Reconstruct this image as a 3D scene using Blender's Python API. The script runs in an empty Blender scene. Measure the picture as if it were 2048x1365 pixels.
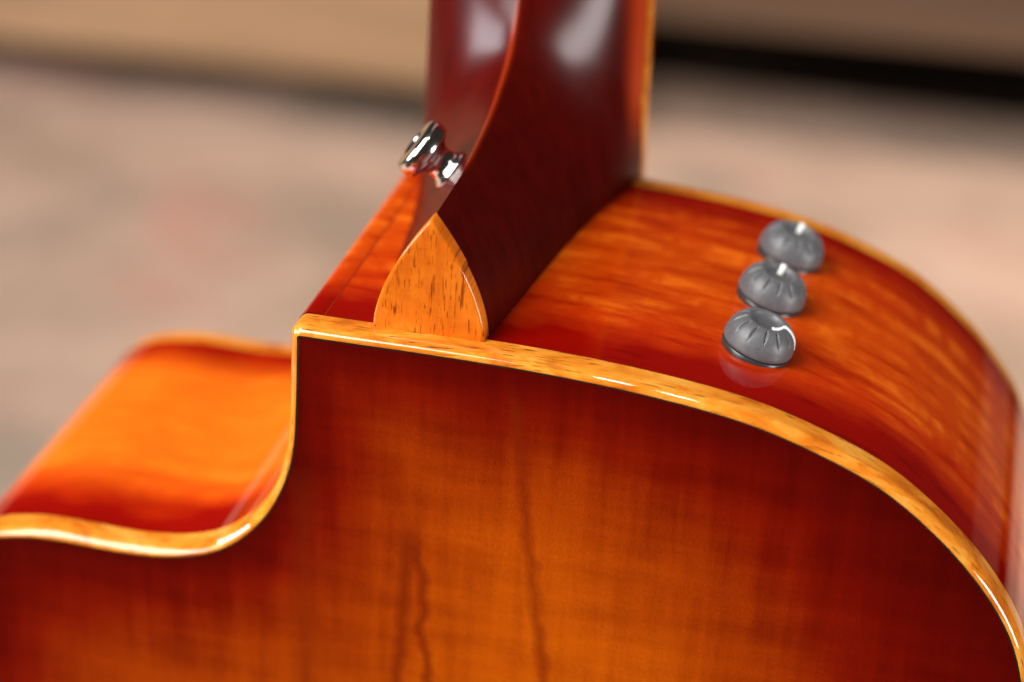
import bpy, bmesh, math
import numpy as np
from mathutils import Vector, Matrix
from mathutils.geometry import delaunay_2d_cdt

S = bpy.context.scene
COL = S.collection
FLOOR = 0.5            # the guitar frame has its origin at the heel; the floor lies 0.5 m below it

# ------------------------------------------------------------------ camera
cam = bpy.data.cameras.new("camera")
cam.sensor_width = 36.0
cam.lens = 69.177
cam.clip_start = 0.02
cam.clip_end = 60
cam.dof.use_dof = True
cam.dof.focus_distance = 0.396
cam.dof.aperture_fstop = 5.6
co = bpy.data.objects.new("camera", cam)
COL.objects.link(co)
right = Vector((0.972495, 0.229478, 0.039922)); down = Vector((0.142498, -0.450569, -0.881295)); fwd = Vector((-0.184250, 0.862744, -0.470877))
m3 = Matrix((right, -down, -fwd)).transposed()
co.matrix_world = Matrix.Translation(Vector((0.089533, -0.333097, 0.185667)) + Vector((0, 0, FLOOR))) @ m3.to_4x4()
S.camera = co

# ------------------------------------------------------------------ world, lamps, exposure
W = bpy.data.worlds.new("World")
S.world = W
W.use_nodes = True
W.node_tree.nodes["Background"].inputs[0].default_value = (1.0, 0.86, 0.74, 1)
W.node_tree.nodes["Background"].inputs[1].default_value = 0.025
S.view_settings.view_transform = 'Standard'
S.view_settings.look = 'None'
S.view_settings.exposure = 0.0
S.view_settings.gamma = 1.0
S.cycles.use_denoising = True
S.cycles.max_bounces = 8


def area(name, loc, target, sx, sy, power, color=(1, 1, 1)):
    l = bpy.data.lights.new(name, 'AREA')
    l.shape = 'RECTANGLE'
    l.size = sx
    l.size_y = sy
    l.energy = power
    l.color = color
    o = bpy.data.objects.new(name, l)
    COL.objects.link(o)
    o.location = loc
    d = Vector(target) - Vector(loc)
    o.rotation_euler = d.to_track_quat('-Z', 'Y').to_euler()
    return o


T0 = (0, 0.05, 0.5)
area("window_light_key", (-1.17, -0.97, 1.80), T0, 1.15, 2.1, 100, (1.0, 0.975, 0.945))
area("window_light_left", (-2.0, -0.10, 0.92), T0, 0.8, 0.8, 38, (0.90, 0.94, 1.0))
area("window_light_right", (1.89, -0.59, 0.47), T0, 0.6, 0.8, 34, (1.0, 0.97, 0.95))
area("ceiling_strip_a", (0.007, -0.50, 2.5), T0, 0.10, 0.14, 2.4, (1, 0.98, 0.95))
area("ceiling_strip_b", (0.22, -0.50, 2.5), T0, 0.10, 0.14, 2.4, (1, 0.98, 0.95))
sp = bpy.data.lights.new("added_floor_spot", 'SPOT')  # added spot that brightens the rug, its cone kept off the guitar
sp.energy = 400
sp.color = (1.0, 0.89, 0.79)
sp.spot_size = math.radians(40)
sp.spot_blend = 1.0
sp.shadow_soft_size = 0.25
so = bpy.data.objects.new("added_floor_spot", sp)
COL.objects.link(so)
so.location = (1.6, 0.8, 2.4)
so.rotation_euler = (Vector((0.42, 1.10, 0.0)) - Vector(so.location)).to_track_quat('-Z', 'Y').to_euler()


# ------------------------------------------------------------------ node helpers
class NT:
    def __init__(self, name):
        self.m = bpy.data.materials.new(name)
        self.m.use_nodes = True
        self.t = self.m.node_tree
        self.b = self.t.nodes["Principled BSDF"]

    def put(self, sock, v):
        if isinstance(v, bpy.types.NodeSocket):
            self.t.links.new(v, sock)
        elif v is not None:
            if isinstance(v, (tuple, list)) and len(v) == 3 and sock.type == 'RGBA':
                v = (*v, 1)
            sock.default_value = v

    def math(self, op, a, b=None, c=None, clamp=False):
        n = self.t.nodes.new("ShaderNodeMath")
        n.operation = op
        n.use_clamp = clamp
        for i, v in enumerate((a, b, c)):
            self.put(n.inputs[i], v)
        return n.outputs[0]

    def xyz(self, x, y, z=0.0):
        n = self.t.nodes.new("ShaderNodeCombineXYZ")
        for i, v in enumerate((x, y, z)):
            self.put(n.inputs[i], v)
        return n.outputs[0]

    def sep(self, v):
        n = self.t.nodes.new("ShaderNodeSeparateXYZ")
        self.put(n.inputs[0], v)
        return n.outputs

    def uv(self):
        return self.sep(self.t.nodes.new("ShaderNodeTexCoord").outputs["UV"])

    def obj(self):
        return self.sep(self.t.nodes.new("ShaderNodeTexCoord").outputs["Object"])

    def attr(self, name):
        n = self.t.nodes.new("ShaderNodeAttribute")
        n.attribute_name = name
        return n.outputs["Fac"]

    def noise(self, vec, scale=1.0, detail=3.0, rough=0.55, dist=0.0, dims='3D'):
        n = self.t.nodes.new("ShaderNodeTexNoise")
        n.noise_dimensions = dims
        self.put(n.inputs["Vector"], vec)
        self.put(n.inputs["Scale"], scale)
        self.put(n.inputs["Detail"], detail)
        self.put(n.inputs["Roughness"], rough)
        self.put(n.inputs["Distortion"], dist)
        return n.outputs["Fac"]

    def ramp(self, f, stops, interp='LINEAR'):
        n = self.t.nodes.new("ShaderNodeValToRGB")
        n.color_ramp.interpolation = interp
        e = n.color_ramp.elements
        while len(e) < len(stops):
            e.new(0.5)
        for el, (p, c) in zip(e, stops):
            el.position = p
            el.color = (c, c, c, 1) if isinstance(c, (int, float)) else (*c, 1)
        self.put(n.inputs[0], f)
        return n.outputs[0]

    def step(self, f, a, b):
        n = self.t.nodes.new("ShaderNodeMapRange")
        n.interpolation_type = 'SMOOTHSTEP'
        self.put(n.inputs["Value"], f)
        n.inputs["From Min"].default_value = a
        n.inputs["From Max"].default_value = b
        return n.outputs["Result"]

    def mix(self, f, a, b, mode='MIX'):
        n = self.t.nodes.new("ShaderNodeMix")
        n.data_type = 'RGBA'
        n.blend_type = mode
        self.put(n.inputs[0], f)
        self.put(n.inputs[6], a)
        self.put(n.inputs[7], b)
        return n.outputs[2]

    def bump(self, h, strength, dist=0.001, coat=False):
        n = self.t.nodes.new("ShaderNodeBump")
        n.inputs["Strength"].default_value = strength
        n.inputs["Distance"].default_value = dist
        self.put(n.inputs["Height"], h)
        self.t.links.new(n.outputs[0], self.b.inputs["Coat Normal" if coat else "Normal"])

    def set(self, **k):
        for a, v in k.items():
            self.put(self.b.inputs[a.replace('_', ' ')], v)
        return self.m


def lacquer(t, color, coat_rough=0.045, rough=0.45, coat=1.0):
    return t.set(Base_Color=color, Roughness=rough, Specular_IOR_Level=0.0, Coat_Weight=coat,
                 Coat_Roughness=coat_rough, Coat_IOR=1.5)


# ---- sunburst maple of the rim: u runs along the outline, v across the depth
def mat_rim():
    t = NT("sunburst_maple_rim")
    u, v, _ = t.uv()
    wob = t.noise(t.xyz(t.math('MULTIPLY', u, 60), t.math('MULTIPLY', v, 90)), 1, 3)
    wob2 = t.noise(t.xyz(t.math('MULTIPLY', u, 14), t.math('MULTIPLY', v, 10), 4.0), 1, 2)
    tv = t.math('ADD', t.math('MULTIPLY', v, 10.0), t.math('MULTIPLY', t.math('SUBTRACT', wob, 0.5), 0.16))
    tv = t.math('ADD', tv, t.math('MULTIPLY', t.math('SUBTRACT', wob2, 0.5), 0.10))
    base = t.ramp(tv, [(0.0, (0.19, 0.0012, 0.0004)), (0.14, (0.25, 0.0025, 0.0005)), (0.24, (0.48, 0.028, 0.0012)),
                       (0.42, (0.54, 0.052, 0.0015)), (0.62, (0.54, 0.054, 0.0015)), (0.80, (0.46, 0.030, 0.001)),
                       (0.90, (0.27, 0.005, 0.0004)), (1.0, (0.20, 0.002, 0.0004))])
    # flame figure: blocky light flecks stretched along the grain, broken by cross bars
    g = t.noise(t.xyz(t.math('MULTIPLY', u, 44), t.math('MULTIPLY', v, 200), 1.0), 1, 4, 0.6)
    c = t.noise(t.xyz(t.math('MULTIPLY', u, 130), t.math('MULTIPLY', v, 50), 7.0), 1, 2)
    fl = t.math('MULTIPLY', t.step(g, 0.44, 0.66), t.step(c, 0.36, 0.62))
    mid = t.math('MULTIPLY', t.step(v, 0.016, 0.036), t.math('SUBTRACT', 1.0, t.step(v, 0.074, 0.09)))
    col = t.mix(t.math('MULTIPLY', t.math('MULTIPLY', fl, mid), 0.66), base, (0.88, 0.175, 0.008))
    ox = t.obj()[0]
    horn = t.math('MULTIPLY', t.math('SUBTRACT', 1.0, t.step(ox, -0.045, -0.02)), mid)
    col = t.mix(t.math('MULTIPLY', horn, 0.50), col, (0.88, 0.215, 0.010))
    dk = t.math('MULTIPLY', t.math('SUBTRACT', 1.0, t.step(g, 0.30, 0.48)), 0.6)
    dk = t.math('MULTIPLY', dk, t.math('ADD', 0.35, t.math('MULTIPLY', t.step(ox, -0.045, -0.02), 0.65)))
    col = t.mix(dk, col, (0.50, 0.035, 0.001), 'MULTIPLY')
    fine = t.noise(t.xyz(t.math('MULTIPLY', u, 500), t.math('MULTIPLY', v, 3600), 2.0), 1, 2)
    col = t.mix(t.math('MULTIPLY', t.step(fine, 0.54, 0.75), 0.45), col, (0.20, 0.008, 0.001))
    t.bump(t.noise(t.xyz(t.math('MULTIPLY', u, 40), t.math('MULTIPLY', v, 60)), 1, 2), 0.05, 0.0006, coat=True)
    return lacquer(t, col)


# ---- sunburst maple of the back: attribute "edge" is the distance to the outline in metres
def mat_back():
    t = NT("sunburst_maple_back")
    x, y, z = t.obj()
    e = t.attr("edge")
    cl = t.noise(t.xyz(t.math('MULTIPLY', x, 55), 0.0, t.math('MULTIPLY', z, 28)), 1, 4, 0.6)
    band = t.noise(t.xyz(t.math('MULTIPLY', x, 22), 3.0, t.math('MULTIPLY', z, 130)), 1, 3, 0.6)
    vert = t.noise(t.xyz(t.math('MULTIPLY', x, 190), 5.0, t.math('MULTIPLY', z, 16)), 1, 4, 0.65)
    # the sprayed burst reaches further in at the outer bouts than at the waist line
    fr = t.math('SUBTRACT', 1.0, t.math('MULTIPLY', t.step(x, 0.025, 0.100), 0.66))
    fl = t.math('SUBTRACT', 1.0, t.math('MULTIPLY', t.math('SUBTRACT', 1.0, t.step(x, -0.105, -0.050)), 0.60))
    q = t.math('MULTIPLY', t.math('MULTIPLY', t.math('MULTIPLY', e, 10.0), fr), fl)
    wob = t.math('ADD', t.math('MULTIPLY', t.math('SUBTRACT', cl, 0.5), 0.14), t.math('MULTIPLY', t.math('SUBTRACT', band, 0.5), 0.10))
    wob = t.math('ADD', wob, t.math('MULTIPLY', t.math('SUBTRACT', vert, 0.5), 0.14))
    q = t.math('ADD', q, t.math('MULTIPLY', wob, t.step(q, -0.05, 0.30)))
    col = t.ramp(q, [(0.0, (0.064, 0.0005, 0.0002)), (0.08, (0.118, 0.0018, 0.0002)), (0.14, (0.175, 0.0056, 0.0003)),
                     (0.26, (0.255, 0.0230, 0.0004)), (0.38, (0.325, 0.0390, 0.0006)), (0.62, (0.44, 0.069, 0.0010)), (0.92, (0.51, 0.092, 0.0014))])

    fig = t.math('ADD', t.math('MULTIPLY', band, 0.5), t.math('MULTIPLY', vert, 0.5))
    col = t.mix(0.58, col, t.ramp(fig, [(0.38, (0.72, 0.60, 0.6)), (0.5, (1.0, 1.0, 1.0)), (0.62, (1.22, 1.34, 1.2))]), 'MULTIPLY')

    def streak(x0, k, z0, z1, w, seed, amp, strength, col):
        nz = t.noise(t.xyz(seed, 0.0, t.math('MULTIPLY', z, 60)), 1, 3, 0.6)
        px = t.math('ADD', t.math('MULTIPLY', t.math('SUBTRACT', z, z0), k), x0)
        px = t.math('ADD', px, t.math('MULTIPLY', t.math('SUBTRACT', nz, 0.5), amp))
        d = t.math('ABSOLUTE', t.math('SUBTRACT', x, px))
        ww = t.math('MULTIPLY', t.math('ADD', t.noise(t.xyz(seed + 9, 0.0, t.math('MULTIPLY', z, 150)), 1, 2), 0.15), w)
        f = t.math('SUBTRACT', 1.0, t.math('DIVIDE', d, ww), clamp=True)
        f = t.math('POWER', f, 0.7)
        m = t.math('MULTIPLY', t.step(t.math('SUBTRACT', z0, z), 0.0, 0.012),
                   t.math('SUBTRACT', 1.0, t.step(t.math('SUBTRACT', z1, z), 0.0, 0.02)))
        f = t.math('MULTIPLY', t.math('MULTIPLY', f, m), strength)
        return t.mix(f, col, (0.16, 0.012, 0.001))
    zo = FLOOR
    for a in [(0.0185, -0.14, -0.004, -0.30, 0.0030, 1.0, 0.005, 0.62), (-0.0015, 0.06, -0.039, -0.30, 0.0032, 5.0, 0.006, 0.8),
              (-0.0010, -0.09, -0.039, -0.30, 0.0026, 8.0, 0.009, 0.8), (-0.0250, 0.0, -0.030, -0.30, 0.0060, 12.0, 0.004, 0.42)]:
        col = streak(a[0], a[1], a[2] + zo, a[3] + zo, a[4], a[5], a[6], a[7], col)
    pores = t.noise(t.xyz(t.math('MULTIPLY', x, 2600), 0.0, t.math('MULTIPLY', z, 1500)), 1, 2, 0.6)
    col = t.mix(t.math('MULTIPLY', t.step(pores, 0.52, 0.72), 0.5), col, (1.55, 1.75, 1.3), 'MULTIPLY')
    pores2 = t.noise(t.xyz(t.math('MULTIPLY', x, 3000), 4.0, t.math('MULTIPLY', z, 900)), 1, 2, 0.6)
    col = t.mix(t.math('MULTIPLY', t.step(pores2, 0.52, 0.75), 0.35), col, (0.09, 0.002, 0.0005))
    t.bump(t.noise(t.xyz(t.math('MULTIPLY', x, 30), 0.0, t.math('MULTIPLY', z, 30)), 1, 2), 0.04, 0.0008, coat=True)
    return lacquer(t, col, 0.05)


# ---- koa-like golden binding
def mat_binding(name="golden_binding_wood", red=0.0):
    t = NT(name)
    u, v, _ = t.uv()
    bl = t.noise(t.xyz(t.math('MULTIPLY', u, 75), t.math('MULTIPLY', v, 170), red), 1, 4, 0.6, 0.6)
    col = t.ramp(bl, [(0.28, (0.34, 0.068, 0.006)), (0.42, (0.58, 0.150, 0.010)), (0.52, (0.68, 0.22, 0.018)), (0.66, (0.76, 0.32, 0.045))])
    vv = t.math('ADD', v, t.math('MULTIPLY', u, 0.06))
    p = t.noise(t.xyz(t.math('MULTIPLY', u, 170), t.math('MULTIPLY', vv, 2300), 3.0 + red), 1, 2, 0.5)
    cl = t.noise(t.xyz(t.math('MULTIPLY', u, 60), t.math('MULTIPLY', v, 300), 8.0), 1, 2)
    f = t.math('MULTIPLY', t.step(p, 0.59, 0.66), t.step(cl, 0.36, 0.52))
    col = t.mix(t.math('MULTIPLY', f, 0.85), col, (0.10, 0.022, 0.004))
    kn = t.noise(t.xyz(t.math('MULTIPLY', u, 48), t.math('MULTIPLY', v, 120), 21.0 + red), 1, 3, 0.6)
    col = t.mix(t.math('MULTIPLY', t.step(kn, 0.64, 0.74), 0.7), col, (0.30, 0.07, 0.008))
    t.b.inputs['Coat IOR'].default_value = 1.62
    m = lacquer(t, col, 0.03, 0.4)
    t.b.inputs['Coat IOR'].default_value = 1.62
    return m


def mat_cap():
    t = NT("heel_cap_koa")
    x, y, z = t.obj()
    tint = t.noise(t.xyz(t.math('MULTIPLY', x, 60), 0.0, t.math('MULTIPLY', z, 90)), 1, 4, 0.6)
    col = t.ramp(tint, [(0.3, (0.52, 0.090, 0.004)), (0.5, (0.68, 0.150, 0.008)), (0.7, (0.80, 0.22, 0.015))])
    vert = t.noise(t.xyz(t.math('MULTIPLY', x, 420), 2.0, t.math('MULTIPLY', z, 30)), 1, 3)
    col = t.mix(t.math('MULTIPLY', t.step(vert, 0.45, 0.7), 0.5), col, (0.48, 0.075, 0.005))
    p = t.noise(t.xyz(t.math('MULTIPLY', x, 2100), 5.0, t.math('MULTIPLY', z, 300)), 1, 2, 0.5)
    cl = t.noise(t.xyz(t.math('MULTIPLY', x, 230), 9.0, t.math('MULTIPLY', z, 110)), 1, 2)
    f = t.math('MULTIPLY', t.step(p, 0.575, 0.64), t.step(cl, 0.40, 0.54))
    col = t.mix(t.math('MULTIPLY', f, 0.65), col, (0.15, 0.018, 0.003))
    p2 = t.noise(t.xyz(t.math('MULTIPLY', x, 820), 15.0, t.math('MULTIPLY', z, 75)), 1, 3, 0.6)
    col = t.mix(t.math('MULTIPLY', t.step(p2, 0.60, 0.67), 0.8), col, (0.17, 0.018, 0.003))
    dots = t.noise(t.xyz(t.math('MULTIPLY', x, 2200), 7.0, t.math('MULTIPLY', z, 1100)), 1, 1)
    col = t.mix(t.math('MULTIPLY', t.step(dots, 0.66, 0.74), 0.5), col, (0.2, 0.03, 0.004))
    return lacquer(t, col, 0.06, 0.4)


def mat_neck():
    t = NT("stained_mahogany_neck")
    x, y, z = t.obj()
    g = t.noise(t.xyz(t.math('MULTIPLY', x, 260), t.math('MULTIPLY', y, 260), t.math('MULTIPLY', z, 26)), 1, 4, 0.6)
    col = t.ramp(g, [(0.3, (0.048, 0.0014, 0.0006)), (0.7, (0.070, 0.0024, 0.0010))])
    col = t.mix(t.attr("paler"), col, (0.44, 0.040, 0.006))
    p = t.noise(t.xyz(t.math('MULTIPLY', x, 3000), t.math('MULTIPLY', y, 3000), t.math('MULTIPLY', z, 260)), 1, 1)
    t.bump(p, 0.03, 0.0002)
    return t.set(Base_Color=col, Roughness=0.6, Specular_IOR_Level=0.0, Coat_Weight=0.45, Coat_Roughness=0.24)


def plain(name, c, rough, metal=0.0, spec=0.5, **k):
    t = NT(name)
    return t.set(Base_Color=c, Roughness=rough, Metallic=metal, Specular_IOR_Level=spec, **k)


def mat_rubber():
    t = NT("grey_rubber_knob")
    x, y, z = t.obj()
    n = t.noise(t.xyz(t.math('MULTIPLY', x, 900), t.math('MULTIPLY', y, 900), t.math('MULTIPLY', z, 900)), 1, 3)
    col = t.ramp(n, [(0.3, (0.080, 0.080, 0.086)), (0.7, (0.104, 0.104, 0.112))])
    t.bump(t.noise(t.xyz(t.math('MULTIPLY', x, 6000), t.math('MULTIPLY', y, 6000), t.math('MULTIPLY', z, 6000)), 1, 2), 0.12, 0.0001)
    return t.set(Base_Color=col, Roughness=0.45, Specular_IOR_Level=0.6, Sheen_Weight=0.15, Sheen_Roughness=0.4)


def mat_rug():
    t = NT("faded_rug_pile")
    x, y, z = t.obj()
    a = t.noise(t.xyz(x, y, 0.0), 5.0, 3, 0.55, 0.4)
    b = t.noise(t.xyz(x, y, 5.0), 8.0, 3, 0.5, 0.6)
    c = t.noise(t.xyz(x, y, 9.0), 4.0, 2, 0.5)
    col = t.ramp(a, [(0.3, (0.25, 0.175, 0.125)), (0.5, (0.41, 0.278, 0.205)), (0.68, (0.52, 0.350, 0.265))])
    col = t.mix(t.math('MULTIPLY', t.step(b, 0.55, 0.75), 0.42), col, (0.46, 0.18, 0.145))
    col = t.mix(t.math('MULTIPLY', t.step(c, 0.52, 0.68), 0.7), col, (0.23, 0.185, 0.14))
    f = t.noise(t.xyz(x, y, 0.0), 260.0, 2)
    col = t.mix(0.25, col, t.ramp(f, [(0.3, 0.3), (0.7, 1.0)]), 'MULTIPLY')
    t.bump(f, 0.5, 0.003)
    return t.set(Base_Color=col, Roughness=0.95, Specular_IOR_Level=0.1)


def mat_wood(name, c0, c1, axis=0, rough=0.5, spec=0.4):
    t = NT(name)
    p = list(t.obj())
    s = [14, 14, 14]
    s[axis] = 1.6
    v = t.xyz(*[t.math('MULTIPLY', p[i], s[i]) for i in range(3)])
    g = t.noise(v, 1.0, 5, 0.6, 0.8)
    col = t.ramp(g, [(0.3, c0), (0.7, c1)])
    t.bump(g, 0.1, 0.002)
    return t.set(Base_Color=col, Roughness=rough, Specular_IOR_Level=spec)


# ------------------------------------------------------------------ mesh helpers
OFF = Vector((0, 0.05, 0))       # the guitar's Empty stands on the floor under the body


def link(name, me, mat, parent=None, smooth=True, **props):
    o = bpy.data.objects.new(name, me)
    COL.objects.link(o)
    if mat is not None:
        me.materials.append(mat)
    if parent is not None:
        o.parent = parent
    for k, v in props.items():
        o[k] = v
    if smooth:
        me.polygons.foreach_set("use_smooth", [True] * len(me.polygons))
    return o


def mesh(name, verts, faces, uvs=None, attrs=None):
    me = bpy.data.meshes.new(name)
    me.from_pydata([tuple(map(float, v)) for v in verts], [], faces)
    if uvs is not None:
        l = me.uv_layers.new(name="UVMap")
        idx = np.empty(len(me.loops), int)
        me.loops.foreach_get("vertex_index", idx)
        l.data.foreach_set("uv", np.asarray(uvs, float)[idx].ravel())
    for k, a in (attrs or {}).items():
        at = me.attributes.new(k, 'FLOAT', 'POINT')
        at.data.foreach_set("value", np.asarray(a, float))
    me.update()
    return me


def gmesh(name, verts, faces, **k):
    """guitar-frame coordinates -> local coordinates of the guitar's Empty"""
    v = np.asarray(verts, float) + np.array([0, -OFF.y, FLOOR])
    return mesh(name, v, faces, **k)


def grid_faces(nr, nc, closed=False, flip=False):
    F = []
    for i in range(nr - 1):
        for j in range(nc if closed else nc - 1):
            a, b = i * nc + j, i * nc + (j + 1) % nc
            c, d = b + nc, a + nc
            F.append((a, d, c, b) if flip else (a, b, c, d))
    return F


def smoothstep(x, a, b):
    t = np.clip((np.asarray(x, float) - a) / (b - a), 0, 1)
    return t * t * (3 - 2 * t)


def boxes(name, items, mat, parent=None, bev=0.004, **props):
    bm = bmesh.new()
    for (x0, x1, y0, y1, z0, z1) in items:
        r = bmesh.ops.create_cube(bm, size=1)
        for v in r['verts']:
            v.co = Vector(((x0 + x1) / 2 + v.co.x * (x1 - x0), (y0 + y1) / 2 + v.co.y * (y1 - y0), (z0 + z1) / 2 + v.co.z * (z1 - z0)))
    if bev:
        bmesh.ops.bevel(bm, geom=list(bm.edges), offset=bev, segments=2, affect='EDGES', profile=0.7)
    me = bpy.data.meshes.new(name)
    bm.to_mesh(me)
    bm.free()
    return link(name, me, mat, parent, smooth=False, **props)


def lathe(name, prof, n=48):
    r = np.array([p[0] for p in prof])
    h = np.array([p[1] for p in prof])
    a = np.arange(n) * 2 * math.pi / n
    V = np.stack([np.outer(r, np.cos(a)), np.outer(r, np.sin(a)), np.repeat(h[:, None], n, 1)], -1).reshape(-1, 3)
    return mesh(name, V, grid_faces(len(prof), n, True))


# ------------------------------------------------------------------ room: floor, rug, furniture behind
wood_floor = mat_wood("brown_floor_boards", (0.018, 0.011, 0.007), (0.03, 0.019, 0.012), 0, 0.95, 0.05)
me = mesh("floor", [(-6, -6, -0.008), (6, -6, -0.008), (6, 6, -0.008), (-6, 6, -0.008)], [(0, 1, 2, 3)])
link("floor", me, wood_floor, None, False, kind="structure")

rug = boxes("rug", [(-1.9, 1.9, -0.15, 1.51, -0.0078, 0.0)], mat_rug(), None, 0.003)
rug["label"] = "faded pink and beige rug on the floor behind and under the guitar"
rug["category"] = "rug"

tan = mat_wood("tan_wood", (0.20, 0.115, 0.058), (0.38, 0.225, 0.118), 0)
brown = mat_wood("brown_wood", (0.052, 0.027, 0.014), (0.098, 0.052, 0.028), 0)
black = plain("dark_backing", (0.01, 0.009, 0.008), 0.9)


def empty(name, loc, rz=0.0, **props):
    o = bpy.data.objects.new(name, None)
    COL.objects.link(o)
    o.empty_display_size = 0.1
    o.location = loc
    o.rotation_euler = (0, 0, rz)
    for k, v in props.items():
        o[k] = v
    return o


ch = empty("wooden_chest", (-0.75, 1.25, 0), math.radians(1.5),
           label="tan wooden chest close to the rug, at the left behind the guitar neck", category="chest")
boxes("front_panel", [(-0.70, 0.505, 0.0, 0.02, 0.057, 0.50)], tan, ch)
boxes("carcass", [(-0.70, 0.505, 0.021, 0.42, 0.057, 0.50)], tan, ch)
boxes("lid", [(-0.72, 0.525, -0.015, 0.44, 0.501, 0.53)], tan, ch)
for fx in (-0.64, 0.44):
    for fy in (0.05, 0.37):
        boxes("foot", [(fx - 0.03, fx + 0.03, fy - 0.03, fy + 0.03, 0.0, 0.0565)], brown, ch)

bn = empty("low_bench", (0.55, 1.37, 0), math.radians(2.5),
           label="brown wooden bench with a dark gap underneath, at the right behind the knobs", category="bench")
boxes("front_rail", [(-0.72, 1.1, 0.0, 0.03, 0.116, 0.30)], brown, bn)
boxes("seat", [(-0.74, 1.12, -0.02, 0.52, 0.301, 0.34)], brown, bn)
boxes("back_board", [(-0.72, 1.1, 0.47, 0.50, 0.0, 0.30)], black, bn)
for fx in (-0.66, 1.04):
    boxes("leg", [(fx - 0.03, fx + 0.03, 0.38, 0.44, 0.0, 0.30)], brown, bn)

# ------------------------------------------------------------------ guitar outline (x, z) in metres, seen from the back
D = 0.100
RIGHT_SIDE = [(-0.0225, -0.0003), (-0.0163, -0.0003), (0.0, -0.0002), (0.0129, -0.0003), (0.0220, -0.0005), (0.0310, -0.0009),
              (0.0399, -0.0015), (0.0492, -0.0024), (0.0585, -0.0036), (0.0652, -0.0048), (0.0719, -0.0065), (0.0786, -0.0087),
              (0.0872, -0.0120), (0.0940, -0.0153), (0.1011, -0.0202), (0.1084, -0.0263), (0.1137, -0.0316), (0.1190, -0.0380),
              (0.1235, -0.0450), (0.1266, -0.0525), (0.1285, -0.0600), (0.1310, -0.075), (0.1320, -0.095), (0.1295, -0.125),
              (0.124, -0.160), (0.1195, -0.195), (0.1205, -0.230), (0.134, -0.270), (0.158, -0.310), (0.181, -0.350),
              (0.1905, -0.385), (0.184, -0.425), (0.157, -0.465), (0.105, -0.491), (0.05, -0.499), (0.0, -0.500)]
LEFT_SIDE = [(-0.05, -0.499), (-0.105, -0.491), (-0.157, -0.465), (-0.184, -0.425), (-0.1905, -0.385), (-0.181, -0.350),
             (-0.158, -0.310), (-0.134, -0.270), (-0.1205, -0.230), (-0.1195, -0.195), (-0.122, -0.160), (-0.1235, -0.125),
             (-0.1205, -0.100), (-0.1140, -0.080), (-0.1065, -0.0685), (-0.1010, -0.0640), (-0.0958, -0.0625), (-0.0913, -0.0615),
             (-0.0846, -0.0608), (-0.0766, -0.0609), (-0.0701, -0.0611), (-0.0622, -0.0609), (-0.0544, -0.0597),
             (-0.0508, -0.0588), (-0.0463, -0.0569), (-0.0411, -0.0532), (-0.0372, -0.0490), (-0.0338, -0.0440),
             (-0.0312, -0.0383), (-0.0291, -0.0310), (-0.0284, -0.0240), (-0.0279, -0.0120), (-0.0277, -0.0040)]


def spline(P, n=24):
    P = np.array(P, float)
    Q = np.vstack([2 * P[0] - P[1], P, 2 * P[-1] - P[-2]])
    out = []
    for i in range(1, len(Q) - 2):
        p0, p1, p2, p3 = Q[i - 1:i + 3]
        t0 = 0
        t1 = t0 + np.linalg.norm(p1 - p0) ** 0.5
        t2 = t1 + np.linalg.norm(p2 - p1) ** 0.5
        t3 = t2 + np.linalg.norm(p3 - p2) ** 0.5
        for t in np.linspace(t1, t2, n, endpoint=False):
            a1 = (t1 - t) / (t1 - t0) * p0 + (t - t0) / (t1 - t0) * p1
            a2 = (t2 - t) / (t2 - t1) * p1 + (t - t1) / (t2 - t1) * p2
            a3 = (t3 - t) / (t3 - t2) * p2 + (t - t2) / (t3 - t2) * p3
            b1 = (t2 - t) / (t2 - t0) * a1 + (t - t0) / (t2 - t0) * a2
            b2 = (t3 - t) / (t3 - t1) * a2 + (t - t1) / (t3 - t1) * a3
            out.append((t2 - t) / (t2 - t1) * b1 + (t - t1) / (t2 - t1) * b2)
    out.append(P[-1])
    return np.array(out)


raw = spline(RIGHT_SIDE + LEFT_SIDE)
seg = np.r_[0, np.cumsum(np.linalg.norm(np.diff(raw, axis=0), axis=1))]
ns = int(seg[-1] / 0.0016)
su = np.linspace(0, seg[-1], ns)
main = np.c_[np.interp(su, seg, raw[:, 0]), np.interp(su, seg, raw[:, 1])]
for _ in range(6):                       # ease measuring wobble out of the curve
    main[1:-1] = 0.25 * main[:-2] + 0.5 * main[1:-1] + 0.25 * main[2:]
RC = 0.0024                              # rounded point of the cutaway
cx, cz = main[-1][0] + RC, main[0][1] - RC
arc = np.array([(cx + RC * math.cos(a), cz + RC * math.sin(a)) for a in np.linspace(math.pi, math.pi / 2, 12)])
lead_in = np.array([main[-1] + (arc[0] - main[-1]) * k for k in (0.5,)])
lead_out = np.array([arc[-1] + (main[0] - arc[-1]) * k for k in (0.5,)])
OUT = np.vstack([main, lead_in, arc, lead_out])
N = len(OUT)
tan_ = np.roll(OUT, -1, 0) - np.roll(OUT, 1, 0)
tan_ /= np.linalg.norm(tan_, axis=1)[:, None]
NRM = np.c_[-tan_[:, 1], tan_[:, 0]]     # the loop runs clockwise, so this points outwards
ARC = np.r_[0, np.cumsum(np.linalg.norm(np.diff(OUT, axis=0), axis=1))]
per = ARC[-1] + np.linalg.norm(OUT[0] - OUT[-1])
wrap = np.r_[np.arange(N), 0]            # one seam column for the uv


def strip(profile, u_shift=0.0):
    """sweep (outset, y) points round the outline"""
    V, UV = [], []
    acc = 0.0
    for k, (o, y) in enumerate(profile):
        if k:
            acc += math.hypot(o - profile[k - 1][0], y - profile[k - 1][1])
        P = OUT + NRM * o
        P = P[wrap]
        V.append(np.c_[P[:, 0], np.full(N + 1, y), P[:, 1]])
        UV.append(np.c_[np.r_[ARC, per] + u_shift, np.full(N + 1, acc)])
    return np.vstack(V), np.vstack(UV), grid_faces(len(profile), N + 1)


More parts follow.
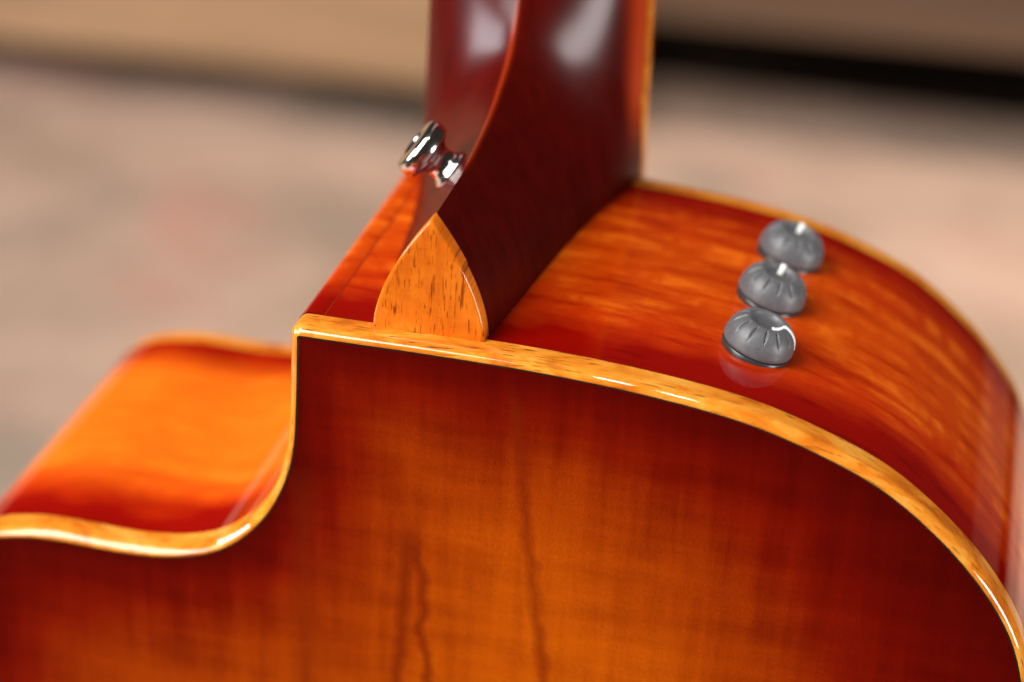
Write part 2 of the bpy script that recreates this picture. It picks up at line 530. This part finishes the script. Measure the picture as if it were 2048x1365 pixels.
guitar = empty("acoustic_guitar", (0, OFF.y, 0),
               label="sunburst acoustic cutaway guitar with golden binding, standing with its back to us", category="guitar")

rim_m, back_m = mat_rim(), mat_back()
bind_m, bind2_m = mat_binding(), mat_binding("golden_binding_wood_front", 13.0)
ink = plain("black_purfling", (0.012, 0.008, 0.006), 0.35, Coat_Weight=1.0, Coat_Roughness=0.05)

BW, BT = 0.0065, 0.0017                  # height of the binding on the rim, its width on the back
V, UV, F = strip([(0, y) for y in np.linspace(BW + 0.0003, D - 0.0063, 16)])
UV[:, 1] = V[:, 1]
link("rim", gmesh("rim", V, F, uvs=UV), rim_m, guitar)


def binding_profile(y0, s):
    ry, rx = 0.0024, 0.00175
    pts = [(0.00012, y0 + s * BW), (0.00012, y0 + s * (BW + ry) / 2)]
    k = np.linspace(-1, 1, 25)
    a = math.pi / 4 * (1 + np.sign(k) * np.abs(k) ** 1.6)       # eased corner: most of it leans near 45 degrees
    px, py = np.cumsum(np.sin(a)), np.cumsum(np.cos(a))
    px, py = (px - px[0]) / (px[-1] - px[0]), (py - py[0]) / (py[-1] - py[0])
    for ox, oy in zip(px[::2], py[::2]):
        pts.append((0.00012 - rx * ox, y0 + s * ry * (1 - oy)))
    pts.append((-BT, y0))
    return pts


V, UV, F = strip(binding_profile(0.0, 1))
link("binding", gmesh("binding", V, F, uvs=UV), bind_m, guitar, label="golden wood binding round the back edge")
V, UV, F = strip(binding_profile(D, -1), 0.37)
link("binding", gmesh("binding_front", V, F, uvs=UV), bind2_m, guitar, label="golden wood binding round the front edge")
Va, UVa, Fa = strip([(-BT, 0.00006), (-BT - 0.00042, 0.00006)])
Vb, UVb, Fb = strip([(0.00002, BW), (0.00002, BW + 0.0003)])
n0 = len(Va)
link("purfling", gmesh("purfling", np.vstack([Va, Vb]), Fa + [tuple(i + n0 for i in f) for f in Fb]), ink, guitar)


def panel(name, inset, y, mat, gmain=0.003):
    ring = OUT - NRM * inset
    # coarser ring avoids slivers
    ring = [Vector(p) for p in ring]
    pts = list(ring)
    poly = np.array([tuple(p) for p in ring])
    gx = []
    for z in np.arange(-0.497, 0.0, 0.003):
        if z < -0.115 and int(round((z + 0.497) / 0.003)) % 4:
            continue
        st = 0.003 if z >= -0.115 else 0.012
        gx += [(x, z) for x in np.arange(-0.19, 0.1905, st)]
    gx = np.array(gx)
    # inside test + keep clear of the rim
    ins = np.zeros(len(gx), bool)
    a, b = poly, np.roll(poly, -1, 0)
    for (ax, az), (bx, bz) in zip(a, b):
        c = ((az > gx[:, 1]) != (bz > gx[:, 1]))
        with np.errstate(divide='ignore', invalid='ignore'):
            xi = (bx - ax) * (gx[:, 1] - az) / (bz - az) + ax
        ins ^= c & (gx[:, 0] < xi)
    gx = gx[ins]
    dm = np.array([np.sqrt(((poly - g) ** 2).sum(1)).min() for g in gx])
    gx = gx[dm > 0.0016]
    pts += [Vector(g) for g in gx]
    nr = len(ring)
    vs, es, fs, *_ = delaunay_2d_cdt(pts, [], [list(range(nr))], 1, 1e-7)
    P = np.array([tuple(v) for v in vs])
    edge = np.array([np.sqrt(((OUT - g) ** 2).sum(1)).min() for g in P])
    V3 = np.c_[P[:, 0], np.full(len(P), y), P[:, 1]]
    fs = [tuple(f) for f in fs]
    f0 = fs[0]
    ar = (P[f0[1]] - P[f0[0]])[0] * (P[f0[2]] - P[f0[0]])[1] - (P[f0[1]] - P[f0[0]])[1] * (P[f0[2]] - P[f0[0]])[0]
    if (ar > 0) == (name == "soundboard"):
        fs = [f[::-1] for f in fs]
    return link(name, gmesh(name, V3, fs, attrs={"edge": edge}), mat, guitar)


panel("back_panel", BT + 0.00042, 0.00010, back_m)
panel("soundboard", BT, D - 0.0001, back_m)

# raised corner strip that covers the mitre at the point of the cutaway
ks = [i for i in range(N) if ARC[i] > ARC[-1] - 0.0075 or ARC[i] < 0.0012]
ks = sorted(ks, key=lambda i: ARC[i] if ARC[i] > 0.1 else ARC[i] + per)
rows = []
for o, y in ((0.0, BW + 0.0003), (0.00022, BW + 0.0005), (0.00022, D - 0.0066), (0.0, D - 0.0063)):
    pass
cs = [0.0] + [0.00022] * (len(ks) - 2) + [0.0]
ys = np.linspace(BW + 0.0003, D - 0.0063, 14)
V = [(OUT[k][0] + NRM[k][0] * c, y, OUT[k][1] + NRM[k][1] * c) for y in ys for k, c in zip(ks, cs)]
UV = [(0.31 + ARC[k] if ARC[k] > 0.1 else 0.31 + ARC[k] + per, y) for y in ys for k in ks]
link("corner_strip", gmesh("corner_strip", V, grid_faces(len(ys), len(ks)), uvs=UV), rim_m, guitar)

k0 = ks[0]
P0, P1 = OUT[k0] + (OUT[k0] - OUT[k0 - 1]) * 0.05, OUT[k0]
k1 = ks[-1]
V = []
for y in ys:
    for kk, sh in ((k1, 0.0), (k1, 0.00028)):
        T_ = tan_[kk]
        p_ = OUT[kk] + T_ * sh + NRM[kk] * 0.00004
        V.append((p_[0], y, p_[1]))
link("seam_line", gmesh("seam_line", V, grid_faces(len(ys), 2)), plain("dark_seam", (0.26, 0.014, 0.001), 0.4, Coat_Weight=1.0), guitar)

# ------------------------------------------------------------------ neck and heel
# Sections fan round from the heel cap (upright) to the shaft (level). Each row: outer point (y, z) on the body joint or the
# fretboard edge, ridge point (y, z), and the two exponents of the section curve (pointed arch -> rounded D)
SECT = np.array([
    (0.0085, 0.0000, 0.0085, 0.0246, 1.70, 1.00), (0.0200, -0.0030, 0.0190, 0.02468, 1.70, 1.00),
    (0.0400, -0.0080, 0.0305, 0.0250, 1.70, 1.00), (0.0650, -0.0120, 0.0430, 0.0268, 1.70, 0.98),
    (0.0840, -0.0115, 0.0535, 0.0291, 1.72, 0.96), (0.0950, -0.0070, 0.0612, 0.0322, 1.76, 0.93),
    (0.1000, 0.0030, 0.0675, 0.0354, 1.80, 0.90), (0.1000, 0.0180, 0.0725, 0.0400, 1.86, 0.86),
    (0.1000, 0.0370, 0.0768, 0.0472, 1.93, 0.82), (0.1000, 0.0560, 0.0806, 0.0590, 1.98, 0.76),
    (0.1000, 0.0800, 0.0838, 0.0800, 2.05, 0.70), (0.1000, 0.1150, 0.0860, 0.1150, 2.10, 0.66),
    (0.1000, 0.1700, 0.0870, 0.1700, 2.10, 0.66), (0.1000, 0.2500, 0.0872, 0.2500, 2.10, 0.66), (0.1000, 0.3560, 0.0872, 0.3560, 2.10, 0.66)])


def catmull(P, n):
    Q = np.vstack([2 * P[0] - P[1], P, 2 * P[-1] - P[-2]])
    out = []
    for i in range(1, len(Q) - 2):
        p0, p1, p2, p3 = Q[i - 1:i + 3]
        for t in np.linspace(0, 1, n, endpoint=False):
            out.append(0.5 * (2 * p1 + (p2 - p0) * t + (2 * p0 - 5 * p1 + 4 * p2 - p3) * t * t + (3 * p1 - p0 - 3 * p2 + p3) * t ** 3))
    out.append(P[-1])
    return np.array(out)


hm = lambda z: 0.0268 - 0.0167 * np.maximum(z, 0)
rows = catmull(SECT, 12)
for _ in range(10):
    rows[1:-1] = 0.25 * rows[:-2] + 0.5 * rows[1:-1] + 0.25 * rows[2:]
rows[:, 0] = np.minimum(rows[:, 0], D)
qs = 1 - (1 - np.linspace(0, 1, 46)) ** 1.6
nr, nc = len(rows), len(qs)
G = np.zeros((nr, nc, 3))
pale = np.zeros((nr, nc))
for i, (oy, oz, iy, iz, ea, eb) in enumerate(rows):
    xo = min(0.0113 + 0.0155 * (oy - 0.005) / 0.095, 0.0268) if oz < 0.004 else hm(oz) - 0.0009 * float(smoothstep(oz, 0.003, 0.02))
    G[i, :, 0] = xo * (1 - qs ** ea) ** eb
    G[i, :, 1] = oy + (iy - oy) * qs
    G[i, :, 2] = oz + (iz - oz) * qs
    dr = np.hypot(G[i, :, 0], np.hypot(G[i, :, 1] - iy, G[i, :, 2] - iz))
    ridge = np.exp(-(dr / 0.0006) ** 2) * smoothstep(iz, 0.0247, 0.026) * (1 - smoothstep(iz, 0.040, 0.055))
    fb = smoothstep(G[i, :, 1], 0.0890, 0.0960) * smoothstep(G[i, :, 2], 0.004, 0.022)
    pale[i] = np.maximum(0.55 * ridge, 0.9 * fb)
GL = G * np.array([-1, 1, 1])
GL[:, :, 0] *= np.array([hm(z) / (hm(z) - 0.0009 * float(smoothstep(z, 0.003, 0.02))) if z >= 0.004 else 1.0 for z in rows[:, 1]])[:, None]
V = np.vstack([G.reshape(-1, 3), GL.reshape(-1, 3)])
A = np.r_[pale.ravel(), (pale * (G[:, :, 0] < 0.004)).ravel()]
F = grid_faces(nr, nc, flip=True)
F += [tuple(i + nr * nc for i in f) for f in grid_faces(nr, nc, flip=False)]
neck_m = mat_neck()
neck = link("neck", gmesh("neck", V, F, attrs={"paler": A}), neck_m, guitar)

# heel cap: pointed arch of koa in front of the heel
zs = np.linspace(0, 0.0250, 30)
hw = 0.01165 * (1 - (zs / 0.0250) ** 1.7)
ol = [(-h, z) for h, z in zip(hw, zs)] + [(h, z) for h, z in zip(hw[::-1], zs[::-1])][1:]
ol = np.array(ol)
C0 = np.array([0.0, 0.0085])


def ring_at(shrink):
    d = ol - C0
    l = np.linalg.norm(d, axis=1)[:, None]
    q = C0 + d * (1 - shrink / l)
    q[:, 1] = np.where(ol[:, 1] < 1e-6, -0.0003, q[:, 1])
    return q


rings = [(0.0009, 0.0050), (0.00055, 0.00503), (0.00028, 0.00515), (0.0001, 0.00535), (0.0, 0.0057), (0.0, 0.0072), (0.0, 0.0091)]
V = []
for sft, y in rings:
    V += [(x, y, z) for x, z in ring_at(sft)]
nc = len(ol)
F = grid_faces(len(rings), nc, True)
V.append((C0[0], 0.0050, C0[1]))
nf = len(F)
F += [(len(V) - 1, (j + 1) % nc, j) for j in range(nc)]
hc = link("heel_cap", gmesh("heel_cap", V, F), mat_cap(), guitar)
for p_ in hc.data.polygons[nf:]:
    p_.use_smooth = False

# fretboard with its bound edge, frets face away from the camera
ebony = mat_wood("dark_fretboard_wood", (0.012, 0.009, 0.008), (0.03, 0.022, 0.018), 2, 0.4)
fz = np.linspace(-0.075, 0.355, 60)
V, UV = [], []
for z in fz:
    w = hm(z) + 0.0003
    for x, y in ((-w + 0.0015, D + 0.0001), (-w + 0.0015, D + 0.006), (w - 0.0015, D + 0.006), (w - 0.0015, D + 0.0001)):
        V.append((x, y, z))
F = grid_faces(len(fz), 4, True) + [(0, 1, 2, 3), tuple(len(V) - 1 - i for i in range(4))]
link("fretboard", gmesh("fretboard", V, F), ebony, guitar, smooth=False)
for sgn in (1, -1):
    V, UV = [], []
    for z in fz:
        w = hm(z) + 0.0003
        pr = [(w - 0.0015, D + 0.0002), (w - 0.0003, D + 0.0002), (w, D + 0.0006), (w, D + 0.0054), (w - 0.0003, D + 0.0059), (w - 0.0015, D + 0.006)]
        for k, (x, y) in enumerate(pr):
            V.append((sgn * x, y, z))
            UV.append((z * 1.3, 0.0012 * k))
    link("fretboard_binding", gmesh("fretboard_binding", V, grid_faces(len(fz), 6, False, sgn < 0), uvs=UV), bind2_m, guitar)
for i in range(14):                       # metal frets up to the twelfth and beyond the body joint
    z = 0.355 - 0.645 * (1 - 2 ** (-(i + 1) / 12))
    if z < -0.07:
        break
    w = hm(z)
    V = [(x, D + 0.006 + dy, z + dz) for x in (-w, w) for dy, dz in ((0.00005, -0.0011), (0.0009, -0.0005), (0.0009, 0.0005), (0.00005, 0.0011))]
    link("fret", gmesh("fret", V, [(0, 1, 5, 4), (1, 2, 6, 5), (2, 3, 7, 6), (0, 3, 2, 1), (4, 5, 6, 7)]),
         bpy.data.materials.get("fret_metal") or plain("fret_metal", (0.7, 0.68, 0.64), 0.25, 1.0), guitar)
# plain headstock beyond the frame
hz = np.linspace(0.352, 0.52, 12)
V = []
for z in hz:
    w = 0.0215 + 0.014 * float(smoothstep(z, 0.355, 0.40))
    y = 0.088 + (z - 0.352) * 0.0 - 0.22 * max(0, z - 0.37)
    V += [(-w, y, z), (w, y, z), (w, y + 0.015, z), (-w, y + 0.015, z)]
link("headstock", gmesh("headstock", V, grid_faces(len(hz), 4, True) + [(3, 2, 1, 0), tuple(len(V) - 4 + i for i in range(4))],
     attrs={"paler": np.zeros(len(V))}), neck_m, guitar, smooth=False)


def frame(pos, normal, up):
    z = Vector(normal).normalized()
    x = Vector(up) - z * Vector(up).dot(z)
    x.normalize()
    y = z.cross(x)
    m = Matrix((x, y, z)).transposed().to_4x4()
    m.translation = Vector(pos) + Vector((0, -OFF.y, FLOOR))
    return m


# ------------------------------------------------------------------ strap button on the left flank of the heel
chrome = plain("polished_chrome", (0.86, 0.85, 0.82), 0.15, 1.0)
prof = [(0.0, 0.0), (0.0050, 0.0), (0.0053, 0.0004), (0.0052, 0.0012), (0.0044, 0.0018), (0.0039, 0.0026), (0.0037, 0.0040), (0.0039, 0.0052),
        (0.0049, 0.0062), (0.0061, 0.0067), (0.0069, 0.0072), (0.0073, 0.0079), (0.0074, 0.0098), (0.0071, 0.0107), (0.0064, 0.0112), (0.0048, 0.0115), (0.0031, 0.0116),
        (0.0029, 0.0112), (0.0, 0.0111)]


dist = np.hypot(G[:, :, 1] - 0.0420, G[:, :, 2] - 0.0200)
bi, bj = np.unravel_index(np.argmin(dist), dist.shape)
bp = Vector(G[bi, bj] * np.array([-1, 1, 1]))
e1 = (G[bi + 2, bj] - G[bi - 2, bj]) * np.array([-1, 1, 1])
e2 = (G[bi, bj + 2] - G[bi, bj - 2]) * np.array([-1, 1, 1])
bn_ = Vector(np.cross(e1, e2)).normalized()
if bn_.x > 0:
    bn_ = -bn_
sb = link("strap_button", lathe("strap_button", [(r * 0.9, h * 0.92) for r, h in prof], 56), chrome, guitar)
sb.matrix_local = frame(bp - bn_ * 0.0006, (bn_).normalized(), (0, 0, 1))

# ------------------------------------------------------------------ control knobs on the upper bout
rub = mat_rubber()
prof = [(0.00738, 0.0013), (0.0075, 0.0016), (0.00746, 0.0021)]
dome = [(0.00735, 0.0028), (0.00717, 0.0036), (0.00682, 0.0046), (0.00628, 0.00545), (0.0056, 0.00615), (0.0048, 0.00668), (0.0042, 0.00692), (0.00385, 0.00696), (0.0036, 0.00685), (0.0033, 0.00645), (0.0029, 0.00605), (0.0023, 0.00575), (0.0016, 0.0056), (0.0008, 0.0055), (0.0, 0.0055)]
dd = spline(dome, 5)
prof = [(0.0062, 0.0013)] + prof + [tuple(p) for p in dd]
pr = np.array(prof)
NG, PER = 13, 18
na = NG * PER
ang = np.arange(na) * 2 * math.pi / na
tp = np.gradient(pr, axis=0)
tp /= np.linalg.norm(tp, axis=1)[:, None]
pn = np.c_[tp[:, 1], -tp[:, 0]]
pn[pn[:, 1] < 0] *= 1
V = []
for k, (r, h) in enumerate(prof):
    t_ = (r - 0.0040) / (0.0071 - 0.0040) if h > 0.003 and r > 0.0039 else -1
    env = math.sin(math.pi * t_) if 0 < t_ < 1 else 0.0
    nx, nz = pn[k]
    if nz < 0 or (nx < 0 and r > 0.0042):
        nx, nz = -nx, -nz
    for a in ang:
        d = 0.0
        if env > 0:
            ph = ((a * NG / (2 * math.pi)) + 0.5) % 1.0 - 0.5
            arc_d = abs(ph) * 2 * math.pi / NG * r
            hwid = 0.00040 * env
            if arc_d < hwid:
                d = -0.00042 * (1 - (arc_d / hwid) ** 2) * min(1, env * 1.5)
        V.append(((r + nx * d) * math.cos(a), (r + nx * d) * math.sin(a), h + nz * d))
knob_me = mesh("control_knob", V, grid_faces(len(prof), na, True))
base_me = lathe("knob_base", [(0.0, 0.0), (0.0072, -0.0009), (0.00735, 0.0), (0.00735, 0.0006), (0.0071, 0.0009), (0.0066, 0.0009), (0.0066, 0.0014), (0.0, 0.0014)], 72)
# white pointer: a thin strip running from the dish over the rim and down the dome
pd = [tuple(p) for p in dd if p[0] > 0.0013][::-1]
V = []
for i, (r, h) in enumerate(pd):
    w = 0.00062 if 0 < i < len(pd) - 1 else 0.0002
    if r > 0.0071:
        w = 0.0002
    for sx in (-1, -0.85, 0.85, 1):
        q = 0.00012 if abs(sx) < 0.9 else -0.00005
        k = min(range(len(dd)), key=lambda j: abs(dd[j][0] - r) + abs(dd[j][1] - h))
        nn = pn[k + 4]
        if nn[1] < 0 or (nn[0] < 0 and r > 0.0042):
            nn = -nn
        V.append((r + nn[0] * q, sx * w, h + nn[1] * q))
ptr_me = mesh("pointer", V, grid_faces(len(pd), 4))
white = plain("white_pointer_paint", (0.85, 0.85, 0.83), 0.4)
dark_ring = plain("dark_knob_base", (0.03, 0.03, 0.031), 0.3)


def rim_at(x):
    i = min((k for k in range(N) if OUT[k][1] > -0.1), key=lambda k: abs(OUT[k][0] - x) + (0 if OUT[k][1] > -0.04 else 1))
    return OUT[i], NRM[i]


for n_, (kx, ky, aim, lab) in enumerate((
        (0.0637, 0.0277, (1, 0, 0), "control knob nearest the back, its white pointer turned right"),
        (0.0646, 0.0511, (0.1, 1, 0), "middle control knob, its white pointer turned away"),
        (0.0653, 0.0746, (0.1, 1, 0), "control knob nearest the front, its white pointer turned away"))):
    p, nn = rim_at(kx)
    nv = Vector((nn[0] + 0.07, 0, nn[1])).normalized()
    kb = link("control_knob", knob_me if n_ == 0 else knob_me, rub if n_ == 0 else None, guitar, label=lab)
    kb.matrix_local = frame((p[0], ky, p[1]), nv, aim)
    link("base_ring", base_me, dark_ring if n_ == 0 else None, kb)
    link("pointer", ptr_me, white if n_ == 0 else None, kb)
